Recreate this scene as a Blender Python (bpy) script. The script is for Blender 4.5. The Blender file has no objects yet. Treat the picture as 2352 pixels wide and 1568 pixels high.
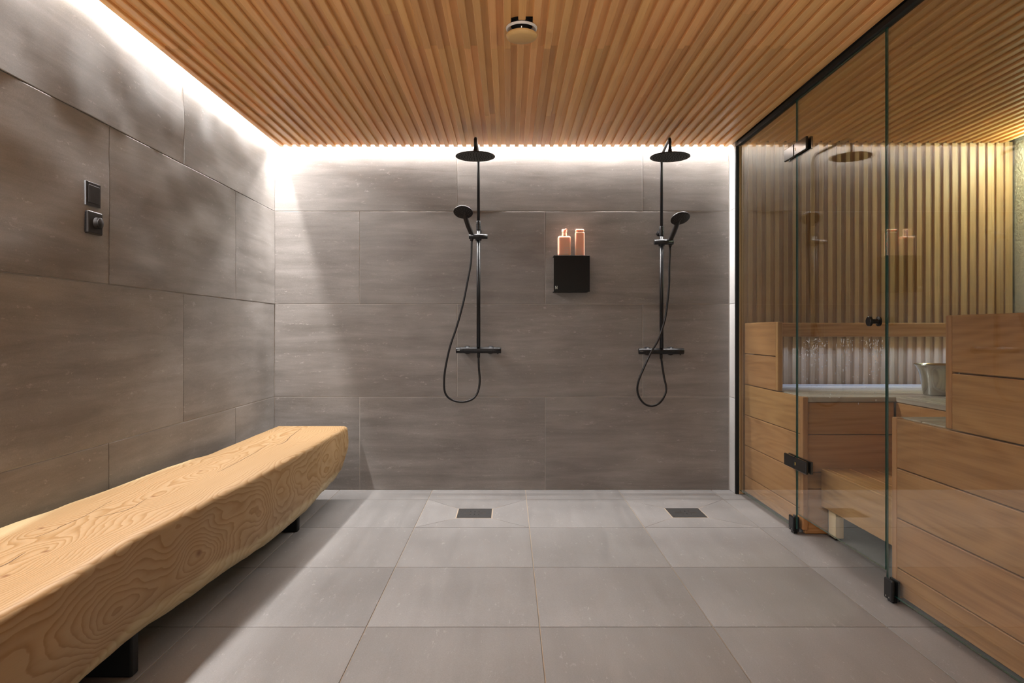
import bpy, bmesh, math, random
from mathutils import Vector, Matrix, noise

# ------------------------------------------------------------------ camera, world, exposure
scene = bpy.context.scene
COL = scene.collection
cam_d = bpy.data.cameras.new('camera')
cam_d.sensor_width = 36.0
cam_d.lens = 24.0
cam_d.shift_x = 0.0030
cam_d.shift_y = -0.00935
cam_d.clip_start = 0.02
cam = bpy.data.objects.new('camera', cam_d)
cam.location = (0, 0, 1.02)
cam.rotation_euler = (math.radians(90), 0, 0)
COL.objects.link(cam)
scene.camera = cam

world = bpy.data.worlds.new('world')
scene.world = world
world.use_nodes = True
world.node_tree.nodes['Background'].inputs[0].default_value = (1.0, 0.97, 0.94, 1)
world.node_tree.nodes['Background'].inputs[1].default_value = 1.3

scene.view_settings.view_transform = 'Standard'
scene.view_settings.look = 'None'
scene.view_settings.gamma = 1.0
scene.view_settings.use_curve_mapping = False
scene.view_settings.exposure = 0.30

# light levels; downlights, sauna lamp and uplights are added out of view
LED_LEFT = 310.0
LED_BACK = 740.0
LED_COVE = 530.0
LED_COVE_BACK = 560.0
LED_SAUNA = 170.0
FILL_DOWNLIGHT = 16.0
ADDED_SAUNA_LAMP = 130.0
FILL_UPLIGHT = 330.0
WARM = (1.0, 0.972, 0.95)
COOL = (0.34, 0.52, 1.0)

rnd = random.Random(7)

# ------------------------------------------------------------------ room measures (metres)
XL, XR = -1.518, 1.4225         # left wall, end of the shower wall
YB = 4.417                      # shower wall
YF = -1.6                       # wall behind the camera
ZC = 2.205                      # underside of the ceiling slats
XG = 1.445                      # glass partition, room side
XS = 3.19                       # far side wall of the sauna
YS0, YS1 = 1.79, 4.29           # sauna near wall, face of its slatted wall

# ------------------------------------------------------------------ node helpers
def new_mat(name):
    m = bpy.data.materials.new(name)
    m.use_nodes = True
    nt = m.node_tree
    return m, nt, nt.nodes['Principled BSDF']

def N(nt, typ, **kw):
    n = nt.nodes.new(typ)
    for k, v in kw.items():
        if k.startswith('i_'):
            key = k[2:]
            key = int(key) if key.isdigit() else key.replace('_', ' ')
            n.inputs[key].default_value = v
        else:
            setattr(n, k, v)
    return n

def L(nt, a, ao, b, bi):
    nt.links.new(a.outputs[ao], b.inputs[bi])

def math_node(nt, op, a, b=None, c=None, clamp=False):
    n = nt.nodes.new('ShaderNodeMath')
    n.operation = op
    n.use_clamp = clamp
    for i, v in enumerate((a, b, c)):
        if v is None:
            continue
        if isinstance(v, (int, float)):
            n.inputs[i].default_value = v
        else:
            nt.links.new(v, n.inputs[i])
    return n.outputs[0]

def ramp(nt, fac, stops):
    r = nt.nodes.new('ShaderNodeValToRGB')
    el = r.color_ramp.elements
    el[0].position, el[0].color = stops[0][0], (*stops[0][1], 1)
    el[1].position, el[1].color = stops[-1][0], (*stops[-1][1], 1)
    for p, c in stops[1:-1]:
        e = el.new(p)
        e.color = (*c, 1)
    nt.links.new(fac, r.inputs[0])
    return r.outputs[0]

def obj_coords(nt, scale=(1, 1, 1), rand=True):
    tc = N(nt, 'ShaderNodeTexCoord')
    mp = N(nt, 'ShaderNodeMapping')
    mp.inputs['Scale'].default_value = scale
    if rand:
        oi = N(nt, 'ShaderNodeObjectInfo')
        mul = N(nt, 'ShaderNodeVectorMath', operation='SCALE')
        cmb = N(nt, 'ShaderNodeCombineXYZ')
        L(nt, oi, 'Random', cmb, 0)
        a = math_node(nt, 'MULTIPLY', oi.outputs['Random'], 3.7)
        b = math_node(nt, 'MULTIPLY', oi.outputs['Random'], 7.3)
        nt.links.new(a, cmb.inputs[1])
        nt.links.new(b, cmb.inputs[2])
        L(nt, cmb, 0, mul, 0)
        mul.inputs['Scale'].default_value = 17.0
        add = N(nt, 'ShaderNodeVectorMath', operation='ADD')
        L(nt, tc, 'Object', add, 0)
        L(nt, mul, 0, add, 1)
        L(nt, add, 0, mp, 'Vector')
    else:
        L(nt, tc, 'Object', mp, 'Vector')
    return mp.outputs[0]

def noise_tex(nt, vec, scale, detail=4, rough=0.55, dist=0.0):
    n = N(nt, 'ShaderNodeTexNoise')
    n.inputs['Scale'].default_value = scale
    n.inputs['Detail'].default_value = detail
    n.inputs['Roughness'].default_value = rough
    n.inputs['Distortion'].default_value = dist
    nt.links.new(vec, n.inputs['Vector'])
    return n.outputs['Fac']

def mix_rgb(nt, fac, a, b, blend='MIX'):
    m = nt.nodes.new('ShaderNodeMix')
    m.data_type = 'RGBA'
    m.blend_type = blend
    for idx, v in ((0, fac), (6, a), (7, b)):
        if isinstance(v, (int, float)):
            m.inputs[idx].default_value = v
        elif isinstance(v, tuple):
            m.inputs[idx].default_value = (*v, 1)
        else:
            nt.links.new(v, m.inputs[idx])
    return m.outputs[2]

def bump(nt, bsdf, height, strength, dist=0.002):
    b = N(nt, 'ShaderNodeBump')
    b.inputs['Strength'].default_value = strength
    b.inputs['Distance'].default_value = dist
    nt.links.new(height, b.inputs['Height'])
    nt.links.new(b.outputs[0], bsdf.inputs['Normal'])

# ------------------------------------------------------------------ materials
def tile_material(name, dark, mid, light, rough, streak=1.0):
    m, nt, p = new_mat(name)
    v = obj_coords(nt, (1, 1, 1))
    vs = obj_coords(nt, (1.1, 9.0, 9.0))
    big = noise_tex(nt, v, 2.2, 3, 0.5)
    st = noise_tex(nt, vs, 1.6, 8, 0.68, 0.4)
    s = math_node(nt, 'ADD', math_node(nt, 'MULTIPLY', st, 0.62 * streak), math_node(nt, 'MULTIPLY', big, 1 - 0.62 * streak))
    base = ramp(nt, s, [(0.36, dark), (0.5, mid), (0.66, light)])
    # pale worn flecks running with the streaks
    fl = noise_tex(nt, obj_coords(nt, (5, 14, 14)), 4.0, 7, 0.8)
    gate = noise_tex(nt, vs, 2.4, 4, 0.6)
    flk = math_node(nt, 'MULTIPLY', math_node(nt, 'GREATER_THAN', fl, 0.60), math_node(nt, 'MULTIPLY', math_node(nt, 'SUBTRACT', gate, 0.44), 4.0, clamp=True), clamp=True)
    flk = math_node(nt, 'MULTIPLY', flk, 0.7)
    col = mix_rgb(nt, flk, base, tuple(min(1, c * 1.55) for c in light))
    grain = noise_tex(nt, v, 260, 2, 0.6)
    col2 = mix_rgb(nt, 0.16, col, ramp(nt, grain, [(0.3, (0.25, 0.25, 0.25)), (0.7, (0.8, 0.8, 0.8))]), 'OVERLAY')
    oi = N(nt, 'ShaderNodeObjectInfo')
    val = math_node(nt, 'MULTIPLY_ADD', oi.outputs['Random'], 0.16, 0.92)
    hsv = N(nt, 'ShaderNodeHueSaturation')
    nt.links.new(val, hsv.inputs['Value'])
    nt.links.new(col2, hsv.inputs['Color'])
    L(nt, hsv, 0, p, 'Base Color')
    r = math_node(nt, 'MULTIPLY_ADD', st, 0.25, rough - 0.12)
    nt.links.new(r, p.inputs['Roughness'])
    p.inputs['Specular IOR Level'].default_value = 0.4
    bump(nt, p, math_node(nt, 'ADD', grain, math_node(nt, 'MULTIPLY', st, 1.5)), 0.12, 0.001)
    return m

M = {}
M['wall_tile'] = tile_material('wall_tile', (0.140, 0.125, 0.113), (0.190, 0.172, 0.159), (0.252, 0.231, 0.216), 0.5)
M['floor_tile'] = tile_material('floor_tile', (0.180, 0.170, 0.165), (0.205, 0.195, 0.190), (0.236, 0.225, 0.220), 0.5, 0.8)
M['jamb_tile'] = tile_material('jamb_tile', (0.46, 0.45, 0.44), (0.50, 0.49, 0.48), (0.54, 0.53, 0.52), 0.5, 0.4)

def plain(name, col, rough=0.5, metal=0.0, spec=0.5, bumps=None):
    m, nt, p = new_mat(name)
    p.inputs['Base Color'].default_value = (*col, 1)
    p.inputs['Roughness'].default_value = rough
    p.inputs['Metallic'].default_value = metal
    p.inputs['Specular IOR Level'].default_value = spec
    v = obj_coords(nt, (1, 1, 1), False)
    n = noise_tex(nt, v, bumps[0] if bumps else 40, 4)
    r = math_node(nt, 'MULTIPLY_ADD', n, 0.12, rough - 0.06)
    nt.links.new(r, p.inputs['Roughness'])
    if bumps:
        bump(nt, p, n, bumps[1], bumps[2])
    return m

M['grout'] = plain('grout', (0.46, 0.42, 0.38), 0.8)
M['grout_floor'] = plain('grout_floor', (0.40, 0.32, 0.24), 0.8)
M['black'] = plain('black_metal', (0.010, 0.010, 0.011), 0.30, spec=0.32)
M['black_soft'] = plain('black_plastic', (0.015, 0.012, 0.011), 0.42, spec=0.25)
M['black_matte'] = plain('black_powder_coat', (0.010, 0.010, 0.0095), 0.6, spec=0.2)
M['bezel'] = plain('grey_plastic', (0.13, 0.135, 0.145), 0.4)
M['black_gloss'] = plain('black_gloss', (0.008, 0.008, 0.008), 0.10, spec=0.6)
M['nozzle'] = plain('nozzle_rubber', (0.006, 0.006, 0.006), 0.6)
M['nozzle_grey'] = plain('nozzle_grey', (0.07, 0.065, 0.06), 0.5)
M['head_face'] = plain('shower_head_face', (0.045, 0.050, 0.047), 0.45, spec=0.3)
M['drain'] = plain('drain_steel_dark', (0.075, 0.075, 0.075), 0.42, 0.6)
M['steel'] = plain('steel', (0.50, 0.48, 0.45), 0.16, 1.0)
M['brass'] = plain('brass_mark', (0.75, 0.5, 0.1), 0.4, 0.3)
M['white'] = plain('white_enamel', (0.78, 0.76, 0.74), 0.35)
M['print'] = plain('grey_print', (0.66, 0.62, 0.58), 0.5)
M['pale_print'] = plain('pale_print', (0.70, 0.78, 0.74), 0.5)
M['void'] = plain('ceiling_board', (0.04, 0.03, 0.022), 0.8)
M['cove'] = plain('cove_white', (0.75, 0.73, 0.70), 0.7)
M['plaster'] = plain('rough_plaster', (0.68, 0.72, 0.66), 0.85, bumps=(55, 0.9, 0.012))
M['crack'] = plain('wood_crack', (0.11, 0.055, 0.02), 0.8)
M['wall_plain'] = plain('wall_plain', (0.19, 0.165, 0.148), 0.6)

def wood_material(name, c0, c1, c2, axis='x', rough=0.45, vary=0.22, ringscale=9.0, hue=0.01, fig=0.30, spec=0.35, patchy=0.4):
    m, nt, p = new_mat(name)
    a = {'x': (0.14, 1, 1), 'y': (1, 0.14, 1), 'z': (1, 1, 0.14)}[axis]
    f = {'x': (1.5, 60, 60), 'y': (60, 1.5, 60), 'z': (60, 60, 1.5)}[axis]
    w = noise_tex(nt, obj_coords(nt, a), 3.2, 2, 0.5, 0.3)
    rings = math_node(nt, 'SINE', math_node(nt, 'MULTIPLY', w, ringscale * 6.0))
    rings = math_node(nt, 'MULTIPLY_ADD', rings, 0.5, 0.5)
    fine = noise_tex(nt, obj_coords(nt, f), 1.0, 6, 0.7)
    s = math_node(nt, 'ADD', math_node(nt, 'MULTIPLY', rings, fig), math_node(nt, 'MULTIPLY', fine, 0.92 - fig))
    patch = noise_tex(nt, obj_coords(nt, a), 5.0, 3, 0.6)
    s = math_node(nt, 'ADD', s, math_node(nt, 'MULTIPLY_ADD', patch, patchy, -patchy * 0.45))
    col = ramp(nt, s, [(0.2, c0), (0.48, c1), (0.8, c2)])
    oi = N(nt, 'ShaderNodeObjectInfo')
    hsv = N(nt, 'ShaderNodeHueSaturation')
    nt.links.new(math_node(nt, 'MULTIPLY_ADD', oi.outputs['Random'], vary, 1 - vary * 0.5), hsv.inputs['Value'])
    wob = math_node(nt, 'FRACT', math_node(nt, 'MULTIPLY', oi.outputs['Random'], 37.0))
    nt.links.new(math_node(nt, 'MULTIPLY_ADD', wob, hue, 0.5 - hue * 0.5), hsv.inputs['Hue'])
    nt.links.new(col, hsv.inputs['Color'])
    L(nt, hsv, 0, p, 'Base Color')
    nt.links.new(math_node(nt, 'MULTIPLY_ADD', fine, 0.2, rough - 0.1), p.inputs['Roughness'])
    p.inputs['Specular IOR Level'].default_value = spec
    bump(nt, p, fine, 0.08, 0.0006)
    return m

M['slat'] = wood_material('slat_wood', (0.55, 0.268, 0.088), (0.70, 0.380, 0.142), (0.78, 0.465, 0.195), 'y', 0.5, 0.26, fig=0.10, spec=0.5)
M['wall_slat'] = wood_material('wall_slat_wood', (0.31, 0.18, 0.09), (0.42, 0.265, 0.14), (0.52, 0.35, 0.20), 'y', 0.45, 0.20, fig=0.10)
M['plank'] = wood_material('bench_plank_wood', (0.28, 0.125, 0.043), (0.42, 0.210, 0.082), (0.52, 0.285, 0.122), 'x', 0.4, 0.14, 20.0, fig=0.15, spec=0.25, patchy=0.22)
M['board'] = wood_material('seat_board_wood', (0.32, 0.27, 0.22), (0.42, 0.37, 0.31), (0.50, 0.45, 0.39), 'x', 0.28, 0.16, 7.0)
M['pale'] = wood_material('pale_wood', (0.58, 0.40, 0.21), (0.68, 0.50, 0.29), (0.76, 0.59, 0.37), 'x', 0.5, 0.1)
M['disc'] = wood_material('disc_wood', (0.50, 0.29, 0.10), (0.58, 0.36, 0.14), (0.64, 0.42, 0.19), 'x', 0.4, 0.1)
M['wood_panel'] = wood_material('panel_wood', (0.22, 0.12, 0.06), (0.32, 0.19, 0.10), (0.42, 0.27, 0.15), 'z', 0.5, 0.1)

def log_material():
    m, nt, p = new_mat('ash_log')
    tc = N(nt, 'ShaderNodeTexCoord')
    sep = N(nt, 'ShaderNodeSeparateXYZ')
    L(nt, tc, 'Object', sep, 0)
    # growth rings round a pith that wanders along the log
    lo = noise_tex(nt, obj_coords(nt, (1.2, 0.55, 1.2), False), 2.6, 2, 0.5)
    mid = noise_tex(nt, obj_coords(nt, (1.0, 0.24, 1.0), False), 9.0, 2, 0.5)
    dx = math_node(nt, 'ADD', sep.outputs[0], 1.27)
    dz = math_node(nt, 'SUBTRACT', sep.outputs[2], 0.30)
    r = math_node(nt, 'SQRT', math_node(nt, 'ADD', math_node(nt, 'MULTIPLY', dx, dx), math_node(nt, 'MULTIPLY', math_node(nt, 'MULTIPLY', dz, dz), 1.0)))
    r = math_node(nt, 'ADD', r, math_node(nt, 'MULTIPLY', lo, 0.20))
    r = math_node(nt, 'ADD', r, math_node(nt, 'MULTIPLY', mid, 0.045))
    wav = noise_tex(nt, obj_coords(nt, (1.0, 0.35, 1.0), False), 30.0, 2, 0.5)
    r = math_node(nt, 'ADD', r, math_node(nt, 'MULTIPLY', wav, 0.007))
    knots = [(-1.244, 2.385, .445, .075), (-1.276, 2.826, .445, .07), (-1.214, 1.789, .445, .06), (-1.37, 2.0, .445, .07),
             (-1.187, 1.609, .445, .06), (-1.02, 3.205, .33, .055), (-1.025, 2.741, .295, .075), (-1.03, 2.272, .284, .085),
             (-1.035, 1.813, .294, .07), (-1.0, 4.0, .40, .035), (-1.0, 3.93, .306, .035)]
    kd = None
    for kx, ky, kz, s in knots:
        sub = N(nt, 'ShaderNodeVectorMath', operation='SUBTRACT')
        L(nt, tc, 'Object', sub, 0)
        sub.inputs[1].default_value = (kx, ky, kz)
        scl = N(nt, 'ShaderNodeVectorMath', operation='MULTIPLY')
        L(nt, sub, 0, scl, 0)
        scl.inputs[1].default_value = (1, 0.62, 1)
        ln = N(nt, 'ShaderNodeVectorMath', operation='LENGTH')
        L(nt, scl, 0, ln, 0)
        q = math_node(nt, 'DIVIDE', ln.outputs['Value'], s)
        g = math_node(nt, 'EXPONENT', math_node(nt, 'MULTIPLY', math_node(nt, 'MULTIPLY', q, q), -1.0))
        r = math_node(nt, 'SUBTRACT', r, math_node(nt, 'MULTIPLY', g, s * 0.50))
        if s < 0.095 and s != .07 or kz > .4:
            core = math_node(nt, 'SUBTRACT', 1.0, math_node(nt, 'DIVIDE', ln.outputs['Value'], 0.011 if kz > .4 else 0.017), clamp=True)
            kd = core if kd is None else math_node(nt, 'MAXIMUM', kd, core)
    ph = math_node(nt, 'FRACT', math_node(nt, 'DIVIDE', r, 0.0095))
    # early wood pale, sharp dark late-wood edge
    late = math_node(nt, 'POWER', ph, 2.6)
    late = math_node(nt, 'MULTIPLY', late, math_node(nt, 'SUBTRACT', 1.0, math_node(nt, 'POWER', ph, 18.0)))
    fib = noise_tex(nt, obj_coords(nt, (70, 1.6, 70), False), 1.0, 5, 0.7)
    s = math_node(nt, 'ADD', math_node(nt, 'MULTIPLY', late, 0.62), math_node(nt, 'MULTIPLY', fib, 0.34))
    heart = ramp(nt, s, [(0.12, (0.325, 0.215, 0.112)), (0.45, (0.262, 0.155, 0.066)), (0.85, (0.165, 0.080, 0.024))])
    sap = ramp(nt, s, [(0.12, (0.44, 0.34, 0.20)), (0.8, (0.34, 0.235, 0.10))])
    # sapwood left along the lower live edge, the far end and the back upper edge
    edge = math_node(nt, 'ADD', sep.outputs[2], math_node(nt, 'MULTIPLY_ADD', lo, 0.16, -0.08))
    low = N(nt, 'ShaderNodeMapRange')
    nt.links.new(edge, low.inputs[0])
    low.inputs[1].default_value, low.inputs[2].default_value = 0.200, 0.178
    yy = math_node(nt, 'ADD', sep.outputs[1], math_node(nt, 'MULTIPLY', sep.outputs[2], -0.35))
    far = N(nt, 'ShaderNodeMapRange')
    nt.links.new(yy, far.inputs[0])
    far.inputs[1].default_value, far.inputs[2].default_value = 4.02, 4.07
    back = N(nt, 'ShaderNodeMapRange')
    nt.links.new(math_node(nt, 'ADD', sep.outputs[0], math_node(nt, 'MULTIPLY_ADD', lo, 0.2, -0.1)), back.inputs[0])
    back.inputs[1].default_value, back.inputs[2].default_value = -1.435, -1.465
    sapf = math_node(nt, 'MAXIMUM', low.outputs[0], back.outputs[0])
    zt = N(nt, 'ShaderNodeMapRange')
    nt.links.new(sep.outputs[2], zt.inputs[0])
    zt.inputs[1].default_value, zt.inputs[2].default_value = 0.4447, 0.440
    sapf = math_node(nt, 'MAXIMUM', sapf, math_node(nt, 'MULTIPLY', far.outputs[0], zt.outputs[0]))
    col = mix_rgb(nt, sapf, heart, sap)
    if kd is not None:
        col = mix_rgb(nt, math_node(nt, 'MULTIPLY', kd, 1.2, clamp=True), col, (0.16, 0.075, 0.03))
    nt.links.new(col, p.inputs['Base Color'])
    p.inputs['Roughness'].default_value = 0.5
    p.inputs['Specular IOR Level'].default_value = 0.2
    bump(nt, p, math_node(nt, 'ADD', fib, late), 0.10, 0.0006)
    return m
M['log'] = log_material()

def glass_material():
    # thin clear pane: Fresnel mix of a mirror reflection and straight transmission
    m = bpy.data.materials.new('clear_glass')
    m.use_nodes = True
    nt = m.node_tree
    nt.nodes.clear()
    out = N(nt, 'ShaderNodeOutputMaterial')
    lw = N(nt, 'ShaderNodeLayerWeight')
    lw.inputs['Blend'].default_value = 0.5
    # exact Fresnel reflectance of one glass face, the same from either side
    n = 1.52
    c = math_node(nt, 'SUBTRACT', 1.0, lw.outputs['Facing'])
    s2 = math_node(nt, 'SUBTRACT', 1.0, math_node(nt, 'MULTIPLY', c, c))
    ct = math_node(nt, 'SQRT', math_node(nt, 'SUBTRACT', 1.0, math_node(nt, 'DIVIDE', s2, n * n)))
    nct = math_node(nt, 'MULTIPLY', ct, n)
    nc = math_node(nt, 'MULTIPLY', c, n)
    rs = math_node(nt, 'DIVIDE', math_node(nt, 'SUBTRACT', c, nct), math_node(nt, 'ADD', c, nct))
    rp = math_node(nt, 'DIVIDE', math_node(nt, 'SUBTRACT', nc, ct), math_node(nt, 'ADD', nc, ct))
    fr = math_node(nt, 'MULTIPLY', math_node(nt, 'ADD', math_node(nt, 'MULTIPLY', rs, rs), math_node(nt, 'MULTIPLY', rp, rp)), 0.5)
    tr = N(nt, 'ShaderNodeBsdfTransparent')
    tr.inputs[0].default_value = (0.955, 0.975, 0.965, 1)
    gl = N(nt, 'ShaderNodeBsdfGlossy')
    gl.inputs['Roughness'].default_value = 0.0
    gl.inputs['Color'].default_value = (0.97, 1, 0.99, 1)
    mx = N(nt, 'ShaderNodeMixShader')
    nt.links.new(fr, mx.inputs[0])
    L(nt, tr, 0, mx, 1)
    L(nt, gl, 0, mx, 2)
    L(nt, mx, 0, out, 0)
    return m
M['glass'] = glass_material()
m, nt, p = new_mat('glass_edge')
p.inputs['Base Color'].default_value = (0.012, 0.075, 0.065, 1)
p.inputs['Roughness'].default_value = 0.12
p.inputs['Specular IOR Level'].default_value = 0.9
M['glass_edge'] = m
m, nt, p = new_mat('water_drop')
p.inputs['Base Color'].default_value = (1, 1, 1, 1)
p.inputs['Roughness'].default_value = 0.15
p.inputs['IOR'].default_value = 1.33
p.inputs['Transmission Weight'].default_value = 0.65
M['water'] = m
m, nt, p = new_mat('peach_bottle')
p.inputs['Base Color'].default_value = (0.84, 0.52, 0.38, 1)
p.inputs['Roughness'].default_value = 0.35
p.inputs['Subsurface Weight'].default_value = 0.6
p.inputs['Subsurface Radius'].default_value = (0.03, 0.012, 0.006)
p.inputs['Subsurface Scale'].default_value = 0.7
M['bottle'] = m

def emit(name, col, s):
    m = bpy.data.materials.new(name)
    m.use_nodes = True
    nt = m.node_tree
    nt.nodes.clear()
    out = N(nt, 'ShaderNodeOutputMaterial')
    e = N(nt, 'ShaderNodeEmission')
    e.inputs[0].default_value = (*col, 1)
    e.inputs[1].default_value = s
    L(nt, e, 0, out, 0)
    return m

# ------------------------------------------------------------------ object helpers
WLOC = {}
def link(o, parent=None, loc=(0, 0, 0), rot=None):
    COL.objects.link(o)
    loc = Vector(loc)
    WLOC[o.name] = loc.copy()
    if parent is not None:
        o.parent = parent
        o.location = loc - WLOC[parent.name]
    else:
        o.location = loc
    if rot is not None:
        o.rotation_euler = rot
    return o

def obj(name, mesh, mat=None, parent=None, loc=(0, 0, 0), rot=None, label=None):
    o = bpy.data.objects.new(name, mesh)
    if mat is not None and len(mesh.materials) == 0:
        mesh.materials.append(mat)
    link(o, parent, loc, rot)
    if label:
        o['label'] = label
    return o

def thing(name, label, cat, loc=(0, 0, 0), group=None):
    o = bpy.data.objects.new(name, None)
    o.empty_display_size = 0.1
    link(o, None, loc)
    o['label'] = label
    o['category'] = cat
    if group:
        o['group'] = group
    return o

def tag(o, label, cat, group=None):
    o['label'] = label
    o['category'] = cat
    if group:
        o['group'] = group
    return o

def struct(name, mesh, mat, loc=(0, 0, 0), rot=None):
    o = obj(name, mesh, mat, None, loc, rot)
    o['kind'] = 'structure'
    return o

def pydata(name, v, f, smooth=False):
    me = bpy.data.meshes.new(name)
    me.from_pydata(v, [], f)
    if smooth:
        me.polygons.foreach_set('use_smooth', [True] * len(me.polygons))
    me.update()
    return me

def bm_mesh(name, bm, smooth=False):
    bmesh.ops.recalc_face_normals(bm, faces=bm.faces[:])
    me = bpy.data.meshes.new(name)
    bm.to_mesh(me)
    bm.free()
    if smooth:
        me.polygons.foreach_set('use_smooth', [True] * len(me.polygons))
    return me

BOXC = {}
def box(sx, sy, sz, bev=0.0, seg=1, name='box'):
    key = (round(sx, 5), round(sy, 5), round(sz, 5), bev, seg, name)
    if key in BOXC:
        return BOXC[key]
    bm = bmesh.new()
    bmesh.ops.create_cube(bm, size=1.0)
    bmesh.ops.scale(bm, vec=(sx, sy, sz), verts=bm.verts[:])
    if bev > 0:
        bmesh.ops.bevel(bm, geom=bm.edges[:], offset=bev, segments=seg, affect='EDGES', profile=0.5)
    me = bm_mesh(name, bm)
    BOXC[key] = me
    return me

def boxat(name, x0, x1, y0, y1, z0, z1, mat, parent=None, bev=0.0, seg=1, label=None):
    """a box given by its bounds, centred mesh"""
    me = box(x1 - x0, y1 - y0, z1 - z0, bev, seg, name + '_' + mat.name)
    return obj(name, me, mat, parent, ((x0 + x1) / 2, (y0 + y1) / 2, (z0 + z1) / 2), None, label)

def plank(name, x0, x1, y0, y1, z0, z1, mat, parent, bev=0.0025, along=None):
    """a board whose local x runs along its longest side so that the grain follows it"""
    s = [x1 - x0, y1 - y0, z1 - z0]
    k = along if along is not None else s.index(max(s))
    c = ((x0 + x1) / 2, (y0 + y1) / 2, (z0 + z1) / 2)
    if k == 0:
        me, rot = box(s[0], s[1], s[2], bev, 1, 'p' + mat.name), None
    elif k == 1:
        me, rot = box(s[1], s[0], s[2], bev, 1, 'p' + mat.name), (0, 0, math.pi / 2)
    else:
        me, rot = box(s[2], s[1], s[0], bev, 1, 'p' + mat.name), (0, math.pi / 2, 0)
    return obj(name, me, mat, parent, c, rot)

def tube_mesh(name, pts, r, seg=14, caps=True):
    pts = [Vector(p) for p in pts]
    rs = r if isinstance(r, (list, tuple)) else [r] * len(pts)
    v, f = [], []
    t0 = (pts[1] - pts[0]).normalized()
    up = Vector((0, 0, 1)) if abs(t0.z) < 0.9 else Vector((1, 0, 0))
    n = (up - t0 * up.dot(t0)).normalized()
    for i, p in enumerate(pts):
        if i == 0:
            t = t0
        elif i == len(pts) - 1:
            t = (pts[i] - pts[i - 1]).normalized()
        else:
            t = ((pts[i + 1] - p).normalized() + (p - pts[i - 1]).normalized()).normalized()
        n = (n - t * n.dot(t)).normalized()
        b = t.cross(n)
        for k in range(seg):
            a = 2 * math.pi * k / seg
            v.append(p + (n * math.cos(a) + b * math.sin(a)) * rs[i])
    for i in range(len(pts) - 1):
        for k in range(seg):
            f.append((i * seg + k, i * seg + (k + 1) % seg, (i + 1) * seg + (k + 1) % seg, (i + 1) * seg + k))
    nb = len(f)
    if caps:
        f.append(tuple(reversed(range(seg))))
        f.append(tuple((len(pts) - 1) * seg + k for k in range(seg)))
    me = pydata(name, v, f)
    for i, pl in enumerate(me.polygons):
        pl.use_smooth = i < nb
    return me

def catmull(pts, n=8):
    P = [Vector(p) for p in pts]
    P = [P[0] * 2 - P[1]] + P + [P[-1] * 2 - P[-2]]
    out = []
    for i in range(1, len(P) - 2):
        a, b, c, d = P[i - 1], P[i], P[i + 1], P[i + 2]
        for k in range(n):
            t = k / n
            out.append(0.5 * ((2 * b) + (c - a) * t + (2 * a - 5 * b + 4 * c - d) * t * t + (3 * b - a - 3 * c + d) * t ** 3))
    out.append(P[-2])
    return out

def lathe_mesh(name, prof, seg=40, axis=Vector((0, 0, 1)), smooth=True, angle=35):
    """profile of (radius, height) turned round an axis"""
    q = Vector((0, 0, 1)).rotation_difference(axis.normalized())
    v, f = [], []
    ring = []
    for r, h in prof:
        if r < 1e-6:
            ring.append([len(v)])
            v.append(q @ Vector((0, 0, h)))
        else:
            ring.append(list(range(len(v), len(v) + seg)))
            for k in range(seg):
                a = 2 * math.pi * k / seg
                v.append(q @ Vector((r * math.cos(a), r * math.sin(a), h)))
    for a, b in zip(ring, ring[1:]):
        for k in range(seg):
            k2 = (k + 1) % seg
            if len(a) == 1 and len(b) > 1:
                f.append((a[0], b[k2], b[k]))
            elif len(b) == 1 and len(a) > 1:
                f.append((a[k], a[k2], b[0]))
            elif len(a) > 1:
                f.append((a[k], a[k2], b[k2], b[k]))
    bm = bmesh.new()
    bv = [bm.verts.new(p) for p in v]
    for q4 in f:
        bm.faces.new([bv[i] for i in q4])
    bmesh.ops.recalc_face_normals(bm, faces=bm.faces[:])
    for fc in bm.faces:
        fc.smooth = smooth
    lim = math.radians(angle)
    for e in bm.edges:
        if len(e.link_faces) == 2 and e.calc_face_angle(0) > lim:
            e.smooth = False
    me = bpy.data.meshes.new(name)
    bm.to_mesh(me)
    bm.free()
    return me

# pixel of the 2352x1568 photograph -> point at depth y
def px(x, y, d):
    return Vector(((x - 1169) * d / 1568.0, d, 1.02 - (y - 762) * d / 1568.0))

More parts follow.
